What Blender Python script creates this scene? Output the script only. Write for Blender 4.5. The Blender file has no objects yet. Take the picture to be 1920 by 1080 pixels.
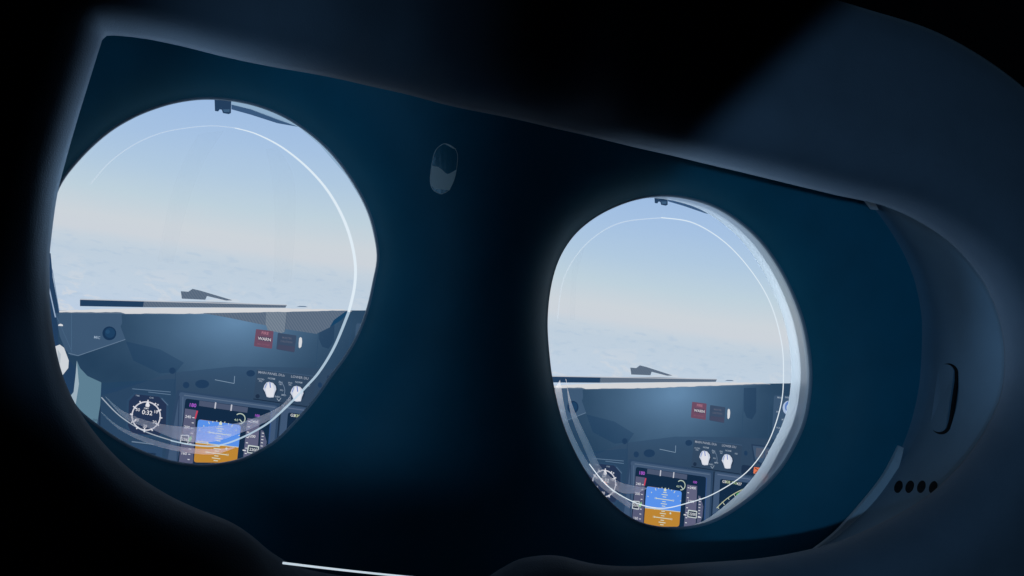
import bpy, math, random
import numpy as np
from mathutils import Matrix, Vector
random.seed(4)
MM = 0.001
sc = bpy.context.scene
col = sc.collection

# ------------------------------------------------------------------ camera
F = 2133.0                      # focal length in pixels of a 1920 px wide picture
cam_d = bpy.data.cameras.new('camera'); cam = bpy.data.objects.new('camera', cam_d); col.objects.link(cam)
cam_d.sensor_width = 36; cam_d.lens = F / 1920 * 36; cam_d.clip_start = 0.005; cam_d.clip_end = 20
YAW, ROLL = math.radians(17), math.radians(8)
base = Matrix(((1, 0, 0), (0, 0, -1), (0, 1, 0))).to_4x4()          # looks along +Y, Z up
cam.matrix_world = Matrix.Translation((0, -155 * MM, 0)) @ Matrix.Rotation(-YAW, 4, 'Z') @ base @ Matrix.Rotation(ROLL, 4, 'Z')
sc.camera = cam
R3 = np.array(cam.matrix_world.to_3x3()); CP = np.array([0, -155.0, 0])   # mm

def plane(px, py, h):
    """where the sight line through a picture point meets the headset's plane y = -h (mm)"""
    d = R3 @ np.array([(px - 960) / F, -(py - 540) / F, -1.0])
    t = (-h - CP[1]) / d[1]
    p = CP + d * t
    return np.array([p[0], p[2]])

# ------------------------------------------------------------------ helpers
def lin(c):
    return tuple((v / 255 / 12.92) if v / 255 <= 0.04045 else ((v / 255 + 0.055) / 1.055) ** 2.4 for v in c)

def mat(name, base, rough=0.5, spec=0.5, sheen=0, bump=0, bscale=4000, mottled=0.15, coat=0):
    m = bpy.data.materials.new(name); m.use_nodes = True
    n = m.node_tree.nodes; l = m.node_tree.links; b = n['Principled BSDF']
    b.inputs['Roughness'].default_value = rough
    b.inputs['Specular IOR Level'].default_value = spec
    b.inputs['Sheen Weight'].default_value = sheen
    b.inputs['Coat Weight'].default_value = coat
    tc = n.new('ShaderNodeTexCoord')
    nz = n.new('ShaderNodeTexNoise'); nz.inputs['Scale'].default_value = 180; nz.inputs['Detail'].default_value = 5
    l.new(tc.outputs['Object'], nz.inputs['Vector'])
    mx = n.new('ShaderNodeMix'); mx.data_type = 'RGBA'
    l.new(nz.outputs['Fac'], mx.inputs[0])
    mx.inputs[6].default_value = tuple(c * (1 - mottled) for c in base) + (1,)
    mx.inputs[7].default_value = tuple(min(1, c * (1 + mottled)) for c in base) + (1,)
    l.new(mx.outputs[2], b.inputs['Base Color'])
    if bump:
        n2 = n.new('ShaderNodeTexNoise'); n2.inputs['Scale'].default_value = bscale; n2.inputs['Detail'].default_value = 3
        l.new(tc.outputs['Object'], n2.inputs['Vector'])
        bp = n.new('ShaderNodeBump'); bp.inputs['Strength'].default_value = bump; bp.inputs['Distance'].default_value = 0.0002
        l.new(n2.outputs['Fac'], bp.inputs['Height']); l.new(bp.outputs['Normal'], b.inputs['Normal'])
    return m

_em = {}
def screen(c, a=1.0):
    """a screen colour: the display gives off this light"""
    k = (tuple(c), a)
    if k in _em: return _em[k]
    m = bpy.data.materials.new('screen_colour'); m.use_nodes = True
    n = m.node_tree.nodes; l = m.node_tree.links; n.clear()
    o = n.new('ShaderNodeOutputMaterial'); e = n.new('ShaderNodeEmission')
    e.inputs[0].default_value = lin(c) + (1,)
    if a < 1:
        t = n.new('ShaderNodeBsdfTransparent'); mx = n.new('ShaderNodeMixShader'); mx.inputs[0].default_value = a
        l.new(t.outputs[0], mx.inputs[1]); l.new(e.outputs[0], mx.inputs[2]); l.new(mx.outputs[0], o.inputs[0])
    else:
        l.new(e.outputs[0], o.inputs[0])
    _em[k] = m
    return m

def link(name, verts, faces, mats, parent=None, midx=None, smooth=True, uv=None):
    me = bpy.data.meshes.new(name)
    me.from_pydata([tuple(v) for v in verts], [], faces)
    for m in (mats if isinstance(mats, list) else [mats]): me.materials.append(m)
    if midx:
        for p, i in zip(me.polygons, midx): p.material_index = i
    if smooth:
        for p in me.polygons: p.use_smooth = True
    if uv is not None:
        u = me.uv_layers.new(name='picture')
        for lp in me.loops: u.data[lp.index].uv = uv[lp.vertex_index]
    me.update()
    o = bpy.data.objects.new(name, me); col.objects.link(o)
    if parent: o.parent = parent
    return o

def P3(p, h):      # plane coords (mm) + height toward the wearer -> metres
    return (p[0] * MM, -h * MM, p[1] * MM)

def catmull(pts, n, closed=True):
    P = np.array(pts, float); m = len(P); out = []
    segs = m if closed else m - 1
    sub = 24
    for i in range(segs):
        if closed: a, b, c, d = P[(i - 1) % m], P[i], P[(i + 1) % m], P[(i + 2) % m]
        else: a, b, c, d = P[max(i - 1, 0)], P[i], P[i + 1], P[min(i + 2, m - 1)]
        for k in range(sub):
            t = k / sub
            out.append(0.5 * ((2 * b) + (-a + c) * t + (2 * a - 5 * b + 4 * c - d) * t * t + (-a + 3 * b - 3 * c + d) * t ** 3))
    if not closed: out.append(P[-1])
    out = np.array(out)
    if closed: out = np.vstack([out, out[:1]])
    s = np.concatenate([[0], np.cumsum(np.linalg.norm(np.diff(out, axis=0), axis=1))])
    q = np.linspace(0, s[-1], n + 1)[:-1] if closed else np.linspace(0, s[-1], n)
    return np.stack([np.interp(q, s, out[:, 0]), np.interp(q, s, out[:, 1])], 1)

def normals(P, k=1):
    T = np.roll(P, -k, 0) - np.roll(P, k, 0)
    N = np.stack([T[:, 1], -T[:, 0]], 1); N /= np.linalg.norm(N, axis=1)[:, None] + 1e-9
    area = 0.5 * np.sum(P[:, 0] * np.roll(P[:, 1], -1) - np.roll(P[:, 0], -1) * P[:, 1])
    return N if area > 0 else -N

def smooth(A, k):
    B = A.copy()
    for _ in range(k): B = (np.roll(B, 1, 0) + B * 2 + np.roll(B, -1, 0)) / 4
    return B

def loft(name, rings, m, parent, cap=False):
    n = len(rings[0]); v = [p for r in rings for p in r]; f = []
    for i in range(len(rings) - 1):
        for j in range(n):
            a, b = i * n + j, i * n + (j + 1) % n
            f.append((a, b, b + n, a + n))
    if cap: f.append(tuple(range((len(rings) - 1) * n, len(rings) * n)))
    return link(name, v, f, m, parent)

def tube(name, path, rad, m, parent, closed=True, seg=8):
    """path: list of 3D points in mm; rad a number or a list"""
    P = np.array(path, float); n = len(P)
    if closed: T = np.roll(P, -1, 0) - np.roll(P, 1, 0)
    else: T = np.gradient(P, axis=0)
    T /= np.linalg.norm(T, axis=1)[:, None]
    Y = np.array([0, 1.0, 0]); A = np.cross(T, Y); A /= np.linalg.norm(A, axis=1)[:, None]; B = np.cross(A, T)
    r = np.full(n, rad) if np.isscalar(rad) else np.array(rad)
    v = []; f = []
    for i in range(n):
        for s in range(seg):
            a = 2 * math.pi * s / seg
            v.append(tuple((P[i] + (A[i] * math.cos(a) + B[i] * math.sin(a)) * r[i]) * MM))
    for i in range(n if closed else n - 1):
        for s in range(seg):
            j = (i + 1) % n
            f.append((i * seg + s, i * seg + (s + 1) % seg, j * seg + (s + 1) % seg, j * seg + s))
    if not closed: f.append(tuple(range(seg))); f.append(tuple(range((n - 1) * seg, n * seg)))
    return link(name, v, f, m, parent)

def solid(name, ring, h0, h1, m, parent, inset=0.0):
    """a plate with the outline ring (plane mm) from height h0 to h1, edge eased by inset"""
    N = normals(ring); n = len(ring)
    r = [[P3(p, h0) for p in ring], [P3(p, h1 - (h1 - h0) * 0.3) for p in ring], [P3(p - q * inset, h1) for p, q in zip(ring, N)]]
    v = [p for k in r for p in k]; f = []
    for i in range(2):
        for j in range(n):
            a, b = i * n + j, i * n + (j + 1) % n
            f.append((a, b, b + n, a + n))
    f.append(tuple(range(2 * n, 3 * n))); f.append(tuple(range(n)))
    return link(name, v, f, m, parent, smooth=False)

# ------------------------------------------------------------------ materials
M_shell = mat('navy_plastic', (0.006, 0.16, 0.24), 0.55, 0.25, bump=0.08)
M_side = mat('side_plastic', (0.12, 0.20, 0.27), 0.6, 0.3, bump=0.1)
M_foam = mat('black_foam', (0.12, 0.15, 0.19), 0.75, 0.25, sheen=0.1, bump=0.25, bscale=6000)
M_black = mat('matt_black_plastic', (0.012, 0.012, 0.013), 0.6, 0.3)
M_nose = mat('black_rubber', (0.02, 0.02, 0.02), 0.7, 0.3, bump=0.2)
M_rim = mat('rim_plastic', (0.26, 0.33, 0.4), 0.5, 0.4)
M_tube = mat('pale_tube_plastic', (0.8, 0.84, 0.88), 0.3, 0.8, mottled=0.03)
M_crescent = mat('lit_wall_pale', (0.42, 0.5, 0.56), 0.5, 0.4)  # lit part of the side wall, painted as a paler tone
M_white = mat('white_trim', (0.85, 0.87, 0.9), 0.4, 0.5)
M_hole = mat('vent_black', (0.004, 0.006, 0.008), 0.8, 0.1)
M_sens = mat('sensor_glass', (0.01, 0.18, 0.26), 0.25, 0.5)
M_sgrey = mat('sensor_grey', (1.0, 0.86, 0.78), 0.5, 0.6)

def glassy(name, tint, diff, frac, glossy=0.03):
    m = bpy.data.materials.new(name); m.use_nodes = True
    n = m.node_tree.nodes; l = m.node_tree.links; n.clear()
    o = n.new('ShaderNodeOutputMaterial'); t = n.new('ShaderNodeBsdfTransparent'); t.inputs[0].default_value = tint + (1,)
    g = n.new('ShaderNodeBsdfGlossy'); g.inputs['Roughness'].default_value = 0.45
    fr = n.new('ShaderNodeFresnel'); fr.inputs[0].default_value = 1.06
    m1 = n.new('ShaderNodeMixShader'); l.new(fr.outputs[0], m1.inputs[0]); l.new(t.outputs[0], m1.inputs[1]); l.new(g.outputs[0], m1.inputs[2])
    if frac > 0.2:
        tr = n.new('ShaderNodeBsdfTranslucent'); tr.inputs[0].default_value = tuple(c * frac for c in diff) + (1,)
        m2 = n.new('ShaderNodeAddShader'); l.new(m1.outputs[0], m2.inputs[0]); l.new(tr.outputs[0], m2.inputs[1]); l.new(m2.outputs[0], o.inputs[0])
        t.inputs[0].default_value = tuple(c * (1 - frac * 0.4) for c in tint) + (1,)
    elif frac > 0:
        tr = n.new('ShaderNodeBsdfTranslucent'); tr.inputs[0].default_value = diff + (1,)
        m2 = n.new('ShaderNodeMixShader'); m2.inputs[0].default_value = frac
        l.new(m1.outputs[0], m2.inputs[1]); l.new(tr.outputs[0], m2.inputs[2]); l.new(m2.outputs[0], o.inputs[0])
    else: l.new(m1.outputs[0], o.inputs[0])
    return m
M_lens = glassy('clear_lens', (1, 1, 1), (0, 0, 0), 0)
M_ghost = glassy('ghost_reflection', (1, 1, 1), (1.5, 1.22, 1.02), 0.95)  # ghost reflections in the lens, put in as translucent patches
M_faint = glassy('faint_ghost', (1, 1, 1), (0.85, 0.88, 0.9), 0.10)  # fainter ghost reflections, also painted as patches
M_edge = glassy('lens_edge_highlight', (1, 1, 1), (1, 1, 1), 0.8)
# highlights on the lens edge, put in as a glow of its own
def glow_edge(v, a):
    m = bpy.data.materials.new('highlight_glow'); m.use_nodes = True
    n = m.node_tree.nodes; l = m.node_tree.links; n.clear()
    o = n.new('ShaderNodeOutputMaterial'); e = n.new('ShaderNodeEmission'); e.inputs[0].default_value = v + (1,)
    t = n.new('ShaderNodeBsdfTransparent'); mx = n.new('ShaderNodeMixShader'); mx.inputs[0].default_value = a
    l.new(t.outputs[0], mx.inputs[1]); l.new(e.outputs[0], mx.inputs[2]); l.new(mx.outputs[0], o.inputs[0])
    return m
M_glow = glow_edge((0.75, 0.85, 0.93), 0.75)
M_glow3 = glow_edge((0.5, 0.66, 0.8), 0.55)
M_glow2 = glow_edge((0.7, 0.8, 0.9), 0.28)

# ------------------------------------------------------------------ the headset
head = bpy.data.objects.new('vr_headset', None); col.objects.link(head)
head['label'] = 'black virtual reality headset seen from inside, a cockpit view on both its screens'
head['category'] = 'headset'

LENS_L = [(93,490),(98,410),(112,352),(150,300),(200,253),(250,222),(300,202),(345,191),(390,187),(440,191),(490,203),(540,225),(590,260),(630,300),(665,350),(690,400),(703,450),(706,487),(699,525),(687,578),(668,628),(646,666),(619,703),(592,742),(562,778),(520,821),(488,842),(450,860),(400,869),(350,868),(300,857),(240,832),(190,800),(145,762),(112,700),(96,610)]
LENS_R = [(1240,369),(1290,374),(1340,390),(1385,418),(1425,455),(1460,505),(1485,555),(1503,605),(1513,655),(1517,700),(1514,745),(1505,790),(1488,830),(1465,870),(1435,905),(1400,935),(1360,962),(1320,980),(1270,988),(1220,984),(1180,968),(1145,940),(1110,900),(1080,850),(1055,790),(1038,720),(1030,660),(1027,600),(1033,540),(1047,490),(1070,450),(1100,420),(1140,395),(1190,376)]
LENS = [catmull([plane(x, y, 0) for x, y in L], 180) for L in (LENS_L, LENS_R)]
CEN = [l.mean(0) for l in LENS]

# display planes
DEP = 6.0
H = np.array([[0.7890376712717196, -0.01757972609807812, 0.9022683775177566], [-0.015421899291119201, 0.8832098926330897, 0.1997126642520228], [-0.007371597129975066, -0.02892315523156086, 1.0]])
def disp(side, x, y, h):
    if side:
        q = H @ np.array([x / 1000, y / 1000, 1]); x, y = q[0] / q[2] * 1000, q[1] / q[2] * 1000
    return P3(plane(x, y, h), h)

class Pic:
    """one thing shown on a screen: flat coloured shapes, u/v in picture thousandths"""
    def __init__(s, name, layer, tilt=7.5):
        s.name, s.layer, s.tilt = name, layer, tilt; s.v = []; s.f = []; s.m = []; s.mats = []
    def _m(s, m):
        if m not in s.mats: s.mats.append(m)
        return s.mats.index(m)
    def poly(s, pts, c, a=1.0, dl=0.0):
        m = c if isinstance(c, bpy.types.Material) else screen(c, a)
        b = len(s.v)
        s.v += [(x, y, s.layer + dl) for x, y in pts]; s.f.append(tuple(range(b, b + len(pts)))); s.m.append(s._m(m)); return s
    def loc(s, o, pts):           # local tilted frame at o
        t = math.radians(s.tilt); c, q = math.cos(t), math.sin(t)
        return [(o[0] + x * c - y * q, o[1] + x * q + y * c) for x, y in pts]
    def rect(s, o, w, h, c, dl=0, a=1.0):
        return s.poly(s.loc(o, [(-w/2, -h/2), (w/2, -h/2), (w/2, h/2), (-w/2, h/2)]), c, a, dl)
    def rrect(s, quad, r, c, dl=0, a=1.0):
        pts = []
        q = [np.array(p, float) for p in quad]
        for i in range(4):
            p, e, n = q[i], q[i - 1], q[(i + 1) % 4]
            u = (e - p) / np.linalg.norm(e - p); w = (n - p) / np.linalg.norm(n - p)
            for k in range(5):
                t = k / 4; pts.append(tuple((1-t)**2 * (p + u * r) + 2*t*(1-t) * p + t*t * (p + w * r)))
        return s.poly(pts, c, a, dl)
    def disc(s, o, r, c, dl=0, ry=None, a=1.0, n=24):
        ry = ry or r
        return s.poly([(o[0] + r * math.cos(2*math.pi*k/n), o[1] + ry * math.sin(2*math.pi*k/n)) for k in range(n)], c, a, dl)
    def line(s, p, q, w, c, dl=0, a=1.0):
        d = np.array(q, float) - np.array(p, float); L = np.linalg.norm(d); n = np.array([-d[1], d[0]]) / L * w / 2
        p = np.array(p, float); q = np.array(q, float)
        return s.poly([tuple(p + n), tuple(q + n), tuple(q - n), tuple(p - n)], c, a, dl)
    def arc(s, o, r, a0, a1, w, c, dl=0, ry=None, n=32):
        ry = ry or r
        f = lambda t, k: (o[0] + (r + k) * math.cos(t), o[1] + (ry + k) * math.sin(t))
        for i in range(n):
            t0 = math.radians(a0 + (a1 - a0) * i / n); t1 = math.radians(a0 + (a1 - a0) * (i + 1) / n)
            s.poly([f(t0, -w/2), f(t1, -w/2), f(t1, w/2), f(t0, w/2)], c, 1.0, dl)
        return s
    def text(s, o, body, size, c, dl=0, sx=1.0):
        cu = bpy.data.curves.new('lettering', 'FONT'); cu.body = body; cu.size = size; cu.align_x = 'CENTER'; cu.align_y = 'CENTER'; cu.resolution_u = 3; cu.offset = size * 0.012
        t = bpy.data.objects.new('lettering', cu); col.objects.link(t)
        dg = bpy.context.evaluated_depsgraph_get(); me = t.evaluated_get(dg).to_mesh()
        vs = s.loc(o, [(v.co.x * sx, -v.co.y) for v in me.vertices]); b = len(s.v)
        s.v += [(x, y, s.layer + dl) for x, y in vs]; mi = s._m(screen(c))
        for p in me.polygons: s.f.append(tuple(b + i for i in p.vertices)); s.m.append(mi)
        t.evaluated_get(dg).to_mesh_clear(); bpy.data.objects.remove(t); bpy.data.curves.remove(cu)
        return s
    def build(s, side, parent):
        v = [disp(side, x, y, -DEP + l * 0.03) for x, y, l in s.v]
        o = link(s.name, v, s.f, s.mats, parent, s.m, smooth=False, uv=[(x / 1000, y / 1000) for x, y, l in s.v])
        return o

# sky and far land as shown on the screens
def sky_mat():
    m = bpy.data.materials.new('screen_sky'); m.use_nodes = True
    n = m.node_tree.nodes; l = m.node_tree.links; n.clear()
    o = n.new('ShaderNodeOutputMaterial'); e = n.new('ShaderNodeEmission'); uv = n.new('ShaderNodeUVMap'); uv.uv_map = 'picture'
    mp = n.new('ShaderNodeMapping'); mp.inputs['Rotation'].default_value = (0, 0, math.radians(-7.6)); l.new(uv.outputs[0], mp.inputs[0])
    sp = n.new('ShaderNodeSeparateXYZ'); l.new(mp.outputs[0], sp.inputs[0])
    def noise(scx, scy, scale, det, rough=0.55, dist=0.0):
        k = n.new('ShaderNodeMapping'); k.inputs['Scale'].default_value = (scx, scy, 1); l.new(mp.outputs[0], k.inputs[0])
        z = n.new('ShaderNodeTexNoise'); z.inputs['Scale'].default_value = scale; z.inputs['Detail'].default_value = det; z.inputs['Roughness'].default_value = rough
        z.inputs['Distortion'].default_value = dist
        l.new(k.outputs[0], z.inputs['Vector']); return z.outputs['Fac']
    def math_(op, a, b=None, clamp=False):
        k = n.new('ShaderNodeMath'); k.operation = op; k.use_clamp = clamp
        for i, x in enumerate((a, b)):
            if x is None: continue
            if isinstance(x, (int, float)): k.inputs[i].default_value = x
            else: l.new(x, k.inputs[i])
        return k.outputs[0]
    y = math_('ADD', sp.outputs['Y'], math_('MULTIPLY', math_('SUBTRACT', noise(1, 3, 14, 5), 0.5), 0.010))
    # y' after the turn: y cos - x sin  (x=0.4 -> 0.053 lower)
    ramp = n.new('ShaderNodeValToRGB'); l.new(y, ramp.inputs[0]); cr = ramp.color_ramp
    st = [(0.08, (146,178,224)), (0.14, (158,188,226)), (0.20, (166,194,226)), (0.26, (176,201,224)), (0.32, (190,209,221)), (0.372, (204,212,219)), (0.398, (204,211,219)), (0.418, (196,209,221)), (0.44, (190,206,221)), (0.50, (192,208,224)), (0.56, (188,206,228))]
    cr.elements[0].position, cr.elements[0].color = st[0][0], lin(st[0][1]) + (1,)
    cr.elements[1].position, cr.elements[1].color = st[-1][0], lin(st[-1][1]) + (1,)
    for p, c in st[1:-1]:
        q = cr.elements.new(p); q.color = lin(c) + (1,)
    # clouds over land
    below = math_('MULTIPLY', math_('SUBTRACT', y, 0.44), 10, True)
    cl = math_('MULTIPLY', math_('SUBTRACT', noise(1, 2.4, 13, 8, 0.6, 0.8), 0.535), 18, True)
    cl = math_('MULTIPLY', math_('MULTIPLY', cl, below), 0.62)
    mx = n.new('ShaderNodeMix'); mx.data_type = 'RGBA'; l.new(cl, mx.inputs[0]); l.new(ramp.outputs[0], mx.inputs[6]); mx.inputs[7].default_value = lin((214, 217, 222)) + (1,)
    dk = math_('MULTIPLY', math_('SUBTRACT', noise(1, 3.2, 26, 8, 0.65, 0.3), 0.53), 9, True)
    dk = math_('MULTIPLY', math_('MULTIPLY', dk, math_('MULTIPLY', math_('SUBTRACT', y, 0.405), 60, True)), 0.42)
    m2 = n.new('ShaderNodeMix'); m2.data_type = 'RGBA'; l.new(dk, m2.inputs[0]); l.new(mx.outputs[2], m2.inputs[6]); m2.inputs[7].default_value = lin((172, 194, 216)) + (1,)
    l.new(m2.outputs[2], e.inputs[0]); l.new(e.outputs[0], o.inputs[0])
    return m

def panel_mat(c, cglow, amt=1.0, name='screen_cockpit'):
    """a dark surface on the screen under the soft blue bloom the picture carries"""
    m = bpy.data.materials.new(name); m.use_nodes = True
    n = m.node_tree.nodes; l = m.node_tree.links; n.clear()
    o = n.new('ShaderNodeOutputMaterial'); e = n.new('ShaderNodeEmission'); uv = n.new('ShaderNodeUVMap'); uv.uv_map = 'picture'
    mp = n.new('ShaderNodeMapping'); mp.inputs['Location'].default_value = (-0.425 / 0.30, -0.60 / 0.19, 0); mp.inputs['Scale'].default_value = (1 / 0.30, 1 / 0.19, 1)
    l.new(uv.outputs[0], mp.inputs[0])
    g = n.new('ShaderNodeTexGradient'); g.gradient_type = 'QUADRATIC_SPHERE'; l.new(mp.outputs[0], g.inputs[0])
    z = n.new('ShaderNodeTexNoise'); z.inputs['Scale'].default_value = 14; z.inputs['Detail'].default_value = 3; l.new(uv.outputs[0], z.inputs['Vector'])
    k = n.new('ShaderNodeMath'); k.operation = 'MULTIPLY'; l.new(g.outputs['Fac'], k.inputs[0]); k.inputs[1].default_value = amt
    k2 = n.new('ShaderNodeMath'); k2.operation = 'MULTIPLY_ADD'; k2.use_clamp = True; l.new(z.outputs['Fac'], k2.inputs[0]); k2.inputs[1].default_value = 0.12; l.new(k.outputs[0], k2.inputs[2])
    mx = n.new('ShaderNodeMix'); mx.data_type = 'RGBA'; l.new(k2.outputs[0], mx.inputs[0])
    mx.inputs[6].default_value = lin(c) + (1,); mx.inputs[7].default_value = lin(cglow) + (1,)
    l.new(mx.outputs[2], e.inputs[0]); l.new(e.outputs[0], o.inputs[0])
    return m

S_sky = sky_mat()
S_dark = panel_mat((30, 58, 85), (98, 134, 168), 1.05)
S_lower = panel_mat((45, 67, 92), (70, 108, 145), 0.9)
S_knobp = panel_mat((46, 67, 92), (72, 100, 128), 0.6)
S_bez = panel_mat((62, 84, 114), (80, 110, 140), 0.5)
S_bez2 = panel_mat((42, 66, 96), (70, 100, 130), 0.5)
S_scr = panel_mat((18, 40, 66), (30, 70, 100), 0.4)
S_weave = None
def weave_mat(c0=(84, 102, 124), c1=(100, 114, 132)):
    m = bpy.data.materials.new('screen_weave'); m.use_nodes = True
    n = m.node_tree.nodes; l = m.node_tree.links; n.clear()
    o = n.new('ShaderNodeOutputMaterial'); e = n.new('ShaderNodeEmission'); uv = n.new('ShaderNodeUVMap'); uv.uv_map = 'picture'
    mp = n.new('ShaderNodeMapping'); mp.inputs['Rotation'].default_value = (0, 0, math.radians(35)); l.new(uv.outputs[0], mp.inputs[0])
    w = n.new('ShaderNodeTexWave'); w.inputs['Scale'].default_value = 70; w.inputs['Distortion'].default_value = 1.2; l.new(mp.outputs[0], w.inputs[0])
    mx = n.new('ShaderNodeMix'); mx.data_type = 'RGBA'; l.new(w.outputs['Fac'], mx.inputs[0])
    mx.inputs[6].default_value = lin(c0) + (1,); mx.inputs[7].default_value = lin(c1) + (1,)
    l.new(mx.outputs[2], e.inputs[0]); l.new(e.outputs[0], o.inputs[0])
    return m
S_weave = weave_mat()
WHITE = (214, 217, 222); TXT = (150, 165, 182); MAG = (176, 96, 214)

def pictures():
    L = []
    def N(name, layer, tilt=7.5):
        p = Pic(name, layer, tilt); L.append(p); return p
    # sky, land
    N('sky_picture', 1).poly([(20, 150), (780, 150), (780, 583), (20, 583)], S_sky)
    N('compass_mount', 3).poly([(402, 180), (434, 180), (433, 212), (429, 214), (418, 212), (416, 206), (412, 205), (409, 209), (403, 208)], (36, 62, 92)) \
        .poly([(418, 205), (431, 205), (430, 210), (420, 210)], (60, 92, 124), dl=.4)
    N('window_beam', 2).poly([(434, 196), (470, 204), (520, 222), (560, 238), (520, 231), (470, 215), (434, 205)], (58, 88, 124)).poly([(434, 170), (620, 170), (740, 330), (740, 470), (705, 440), (690, 395), (650, 330), (600, 272), (560, 238), (520, 224), (470, 205), (434, 196)], (142, 172, 200))
    # windscreen wiper beyond the glareshield
    w = N('wiper', 4)
    w.poly([(150, 561), (200, 562), (270, 564), (268, 576), (150, 574)], (34, 62, 94)).poly([(270, 564), (400, 566), (538, 572), (535, 577), (268, 576)], S_weave)
    w.poly([(150, 560), (538, 571), (538, 572.4), (150, 562)], (188, 194, 204), dl=.3)
    w.poly([(339, 546), (353, 547), (361, 541.5), (376, 545), (436, 563), (424, 563.5), (388, 555), (385, 562), (341, 560)], S_weave, dl=.2)
    N('windscreen_clip', 4).poly([(556, 575), (562, 573.6), (572, 574), (578, 576)], (84, 108, 138))
    # glareshield
    gs = N('glareshield', 5)
    gs.poly([(20, 582), (780, 582), (780, 700), (600, 694), (440, 690), (330, 702), (200, 730), (20, 730)], S_dark)
    gs.poly([(236, 640), (250, 676), (300, 700), (330, 698), (345, 680), (300, 655)], (16, 54, 90), .35, dl=.15)

    e = N('glareshield_trim', 7)
    rnd = random.Random(3); top = []; bot = []
    for k in range(61):
        x = 106 + (660 - 106) * k / 60
        t = 580.5 - 3.5 * math.sin((x - 106) / 554 * math.pi) * 1.0 + rnd.uniform(-.5, .5)
        b = (585.5 if x < 235 else 588 if x < 380 else 588 - (x - 380) * .022) + rnd.uniform(-.5, .5)
        if x < 200: t += (200 - x) * .025
        if x > 640: t += (x - 640) * .12; b = max(t + .6, b - (x - 640) * .05)
        top.append((x, t)); bot.append((x, b))
    e.poly(top + bot[::-1], (212, 213, 216)); e.poly([(106, 584.5), (235, 585), (380, 586.5), (655, 581.5), (655, 584), (380, 589.5), (235, 589), (106, 587)], (120, 138, 160), .45, dl=-.3)
    # left side of the glareshield with the air gasper
    g = N('side_panel_picture', 8)
    g.poly([(104, 587), (228, 588), (229, 606), (226, 612), (235, 636), (146, 667), (132, 666), (122, 655), (112, 630)], panel_mat((58, 84, 112), (90, 122, 155), .5))
    g.line((104, 588), (135, 660), 1.2, (70, 98, 128), dl=.2); g.line((134, 588), (134, 655), .8, (76, 106, 136), dl=.2)
    g.line((146, 667), (235, 636.5), 1.4, (98, 122, 148), dl=.3); g.line((146, 667), (128, 662), 1.4, (98, 122, 148), dl=.3)
    g.disc((205, 625), 13, (24, 52, 84), .3); g.disc((206, 624), 9.5, (30, 64, 98), .5); g.disc((202, 622), 4, (36, 74, 110), .7)
    g.poly([(109, 611), (110, 608), (114, 607), (118, 609), (118, 611.5)], WHITE, dl=.4)
    g.text((182, 633), 'MIC', 7, (150, 170, 192), dl=.5)
    wf = N('window_post', 8)
    wf.poly([(70, 470), (95, 475), (99, 520), (111, 584), (108, 640), (160, 720), (150, 800), (60, 800)], (34, 62, 94)).line((92, 540), (104, 595), 2.2, (150, 172, 200), dl=.3).line((98, 505), (111, 583), 1.2, (110, 138, 172), dl=.3)
    N('folded_chart', 9).poly([(102, 650), (112, 646), (120, 652), (129, 676), (128, 690), (117, 704), (106, 680)], (206, 211, 217)).poly([(108, 655), (114, 664), (113, 680), (109, 684)], (180, 190, 200), dl=.3)
    N('door_pillar', 9).poly([(144, 676), (150, 690), (164, 705), (190, 717), (188, 760), (181, 800), (140, 790), (134, 745), (142, 730)], (92, 126, 146)).poly([(144, 676), (148, 720), (140, 770), (130, 745), (138, 735), (142, 700)], (156, 176, 190), dl=.3).text((178, 788), '250', 6, (50, 74, 96), dl=.4)
    # glareshield annunciators
    f = N('fire_warning_light', 9)
    f.rrect([(480, 617), (513, 621), (510, 654), (476, 649)], 2, (108, 76, 98)).rrect([(485, 630), (508, 633), (507, 641), (484, 638)], 1, (70, 62, 88), dl=.2)
    f.text((497, 625), 'FIRE', 7.5, (176, 120, 138), dl=.5).text((496, 636), 'WARN', 8, (214, 208, 214), dl=.5).text((494, 646), 'BELL CUTOUT', 3.6, (134, 90, 110), dl=.5)
    f2 = N('master_caution_light', 9)
    f2.rrect([(521, 624), (556, 629), (552, 661), (518, 655)], 2, (58, 76, 102)).rrect([(522, 646), (553, 650), (552, 660), (519, 654)], 1, (66, 73, 98), dl=.2).text((538, 634), 'MASTER', 5, (92, 98, 118), dl=.4).text((537, 641), 'CAUTION', 5, (92, 98, 118), dl=.4)
    N('map_light', 9).poly([(561, 634), (563.5, 632), (566, 634), (566.5, 641), (565, 650), (562, 653), (560, 651), (560, 643)], WHITE)
    # instrument panel
    ip = N('instrument_panel', 6)
    ip.poly([(188, 742), (215, 735), (300, 706), (330, 698), (440, 687), (560, 689), (780, 700), (780, 940), (120, 940), (120, 760)], S_lower)
    ip.poly([(188, 718), (330, 710), (330, 940), (188, 940)], (30, 66, 100), .35, dl=.1)
    for x, y, r, ry in ((323, 695, 6, 6), (349, 722, 6, 6), (379, 720, 13, 8), (470, 700, 8, 6), (600, 722, 4, 5)): ip.disc((x, y), r, (32, 60, 92), .4, ry)
    ip.line((330, 690), (326, 740), 1, (38, 66, 96), dl=.3)
    ip.line((403, 712), (439, 719), 1.1, (128, 152, 176), dl=.5).line((439, 719), (440, 705), 1.1, (128, 152, 176), dl=.5)
    ip.line((188, 718), (186, 860), 2.5, (26, 48, 74), dl=.3)
    for k in range(2): ip.line((248 + k*30, 729 + k*6), (320, 735 + k * 5), 1.3, (96, 122, 150), dl=.4)
    ip.poly([(232, 830), (305, 838), (303, 880), (228, 870)], (44, 72, 104), dl=.4).poly([(246, 845), (292, 850), (291, 880), (244, 876)], (26, 48, 74), dl=.6).line((247, 828), (288, 833), 2, (110, 130, 154), dl=.6)
    # clock
    c = N('clock', 10)
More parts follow.
